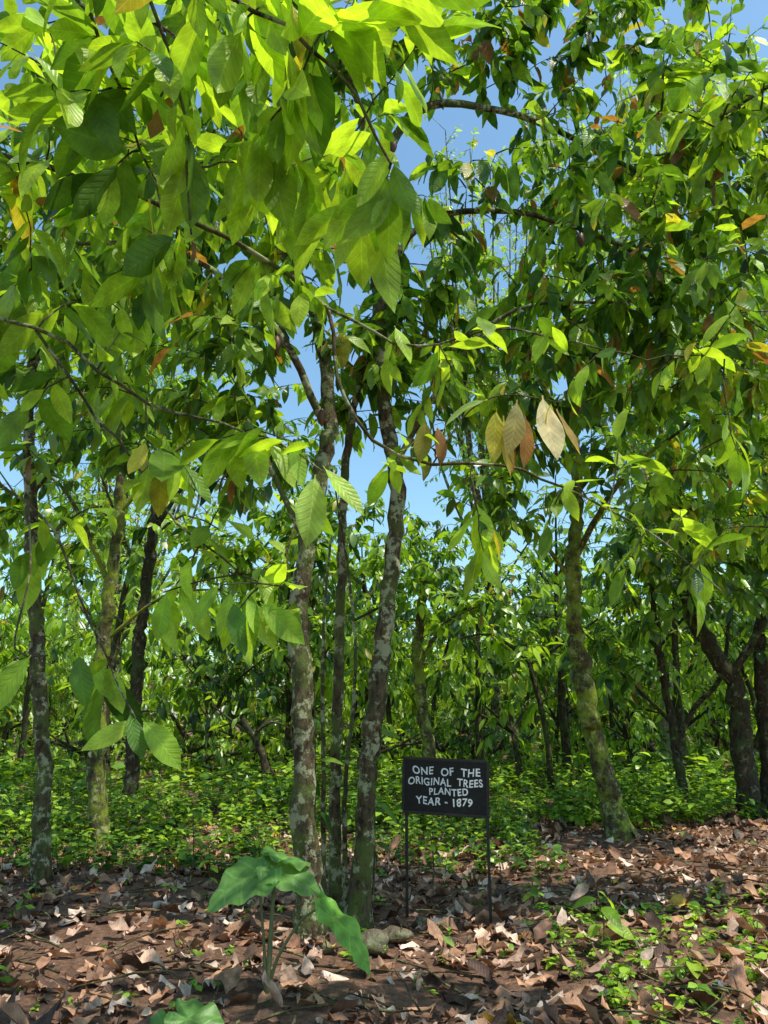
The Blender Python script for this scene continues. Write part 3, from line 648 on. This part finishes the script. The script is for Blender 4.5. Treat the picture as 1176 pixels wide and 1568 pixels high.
heart_leaf((-.99, 4.45, .12), (.75, -.3, -.1), (0, -.4, 1), .3, .24, cc, 'leaf', e, M_COCO)
heart_leaf((-1.13, 4.45, .09), (-.7, -.2, .0), (0, -.4, 1), .2, .18, cc, 'leaf', e, M_COCO)

# ------------------------------------------------------------ saplings
def sapling(x, y, h, n, L, b, name='cocoa_seedling'):
    e = empty(name, (x, y, 0)); W = Wood(); LV = Leaves()
    P = densify([(x, y, 0), (x+.02, y, h*.5), (x-.01, y, h)], .05); W.tube(P, np.linspace(.009, .004, len(P)), 6)
    for k in range(n):
        th = k*2.4+R.uniform(-.3, .3); f = 1-k/n*.6
        a = A([math.cos(th), math.sin(th)*.8, R.uniform(-.5, .2)])
        LV.add(P[int((len(P)-1)*f)], a, A([R.normal(0, .2), -.3, 1]), L*R.uniform(.7, 1.2), .42, R.uniform(.1, .6), leafcols(1, b, 0)[0])
    add_obj('stem', W.mesh('stem', M_TWIG), e); add_obj('leaves', LV.mesh('leaves', M_LEAF, T_HI, .012), e)
sapling(1.52, 5.95, .42, 6, .2, .8)
sapling(1.95, 5.5, .14, 5, .2, .7); sapling(2.3, 5.0, .12, 5, .2, .8); sapling(1.8, 5.0, .1, 4, .2, .8); sapling(2.7, 5.6, .16, 5, .2, .7)
sapling(-1.6, 7.6, .5, 9, .12, .6); sapling(-1.2, 7.9, .6, 9, .12, .5); sapling(.45, 7.9, .55, 10, .14, .5); sapling(-1.9, 8.2, .7, 9, .12, .6); sapling(-.1, 7.6, .8, 8, .17, .4)
sapling(-2.4, 5.3, .12, 5, .14, .8); sapling(-3., 7., .2, 6, .13, .7); sapling(-.6, 6.9, 1.9, 9, .25, .3); sapling(-.1, 7.2, 1.5, 8, .25, .3); sapling(1.3, 7.4, .25, 6, .14, .6)

# ------------------------------------------------------------ light & sky & camera
EL, AZ = 66, 115    # azimuth clockwise from +Y (view direction)
sd = Vector((math.cos(D2R(EL))*math.sin(D2R(AZ)), math.cos(D2R(EL))*math.cos(D2R(AZ)), math.sin(D2R(EL))))
sun = bpy.data.lights.new('sun', 'SUN'); sun.energy = 5.0; sun.angle = D2R(.5); sun.color = (1, .94, .83)
so = bpy.data.objects.new('sun', sun); scene.collection.objects.link(so)
so.rotation_euler = sd.to_track_quat('Z', 'Y').to_euler(); so.location = sd*50
w = bpy.data.worlds.new('World'); scene.world = w; w.use_nodes = True
nt = w.node_tree; bg = nt.nodes['Background']; sky = nt.nodes.new('ShaderNodeTexSky')
sky.sky_type = 'NISHITA'; sky.sun_disc = False; sky.sun_elevation = D2R(EL); sky.sun_rotation = D2R(AZ)
sky.air_density = 1.2; sky.dust_density = 1.0; sky.ozone_density = 1.0
gm = nt.nodes.new('ShaderNodeMix'); gm.data_type = 'RGBA'; gm.blend_type = 'MULTIPLY'; gm.inputs[0].default_value = 1; gm.inputs[7].default_value = (1.15, 1.45, 1.45, 1)
nt.links.new(sky.outputs[0], gm.inputs[6]); nt.links.new(gm.outputs[2], bg.inputs[0]); bg.inputs[1].default_value = .15
cam = bpy.data.cameras.new('camera'); co = bpy.data.objects.new('camera', cam); scene.collection.objects.link(co)
co.location = (0, 0, 1.6); co.rotation_euler = (D2R(90+15), 0, 0)
cam.sensor_fit = 'VERTICAL'; cam.sensor_height = 34.6; cam.lens = 26; cam.clip_start = .05; cam.clip_end = 1500
scene.camera = co
scene.view_settings.view_transform = 'Standard'; scene.view_settings.look = 'None'; scene.view_settings.exposure = 0
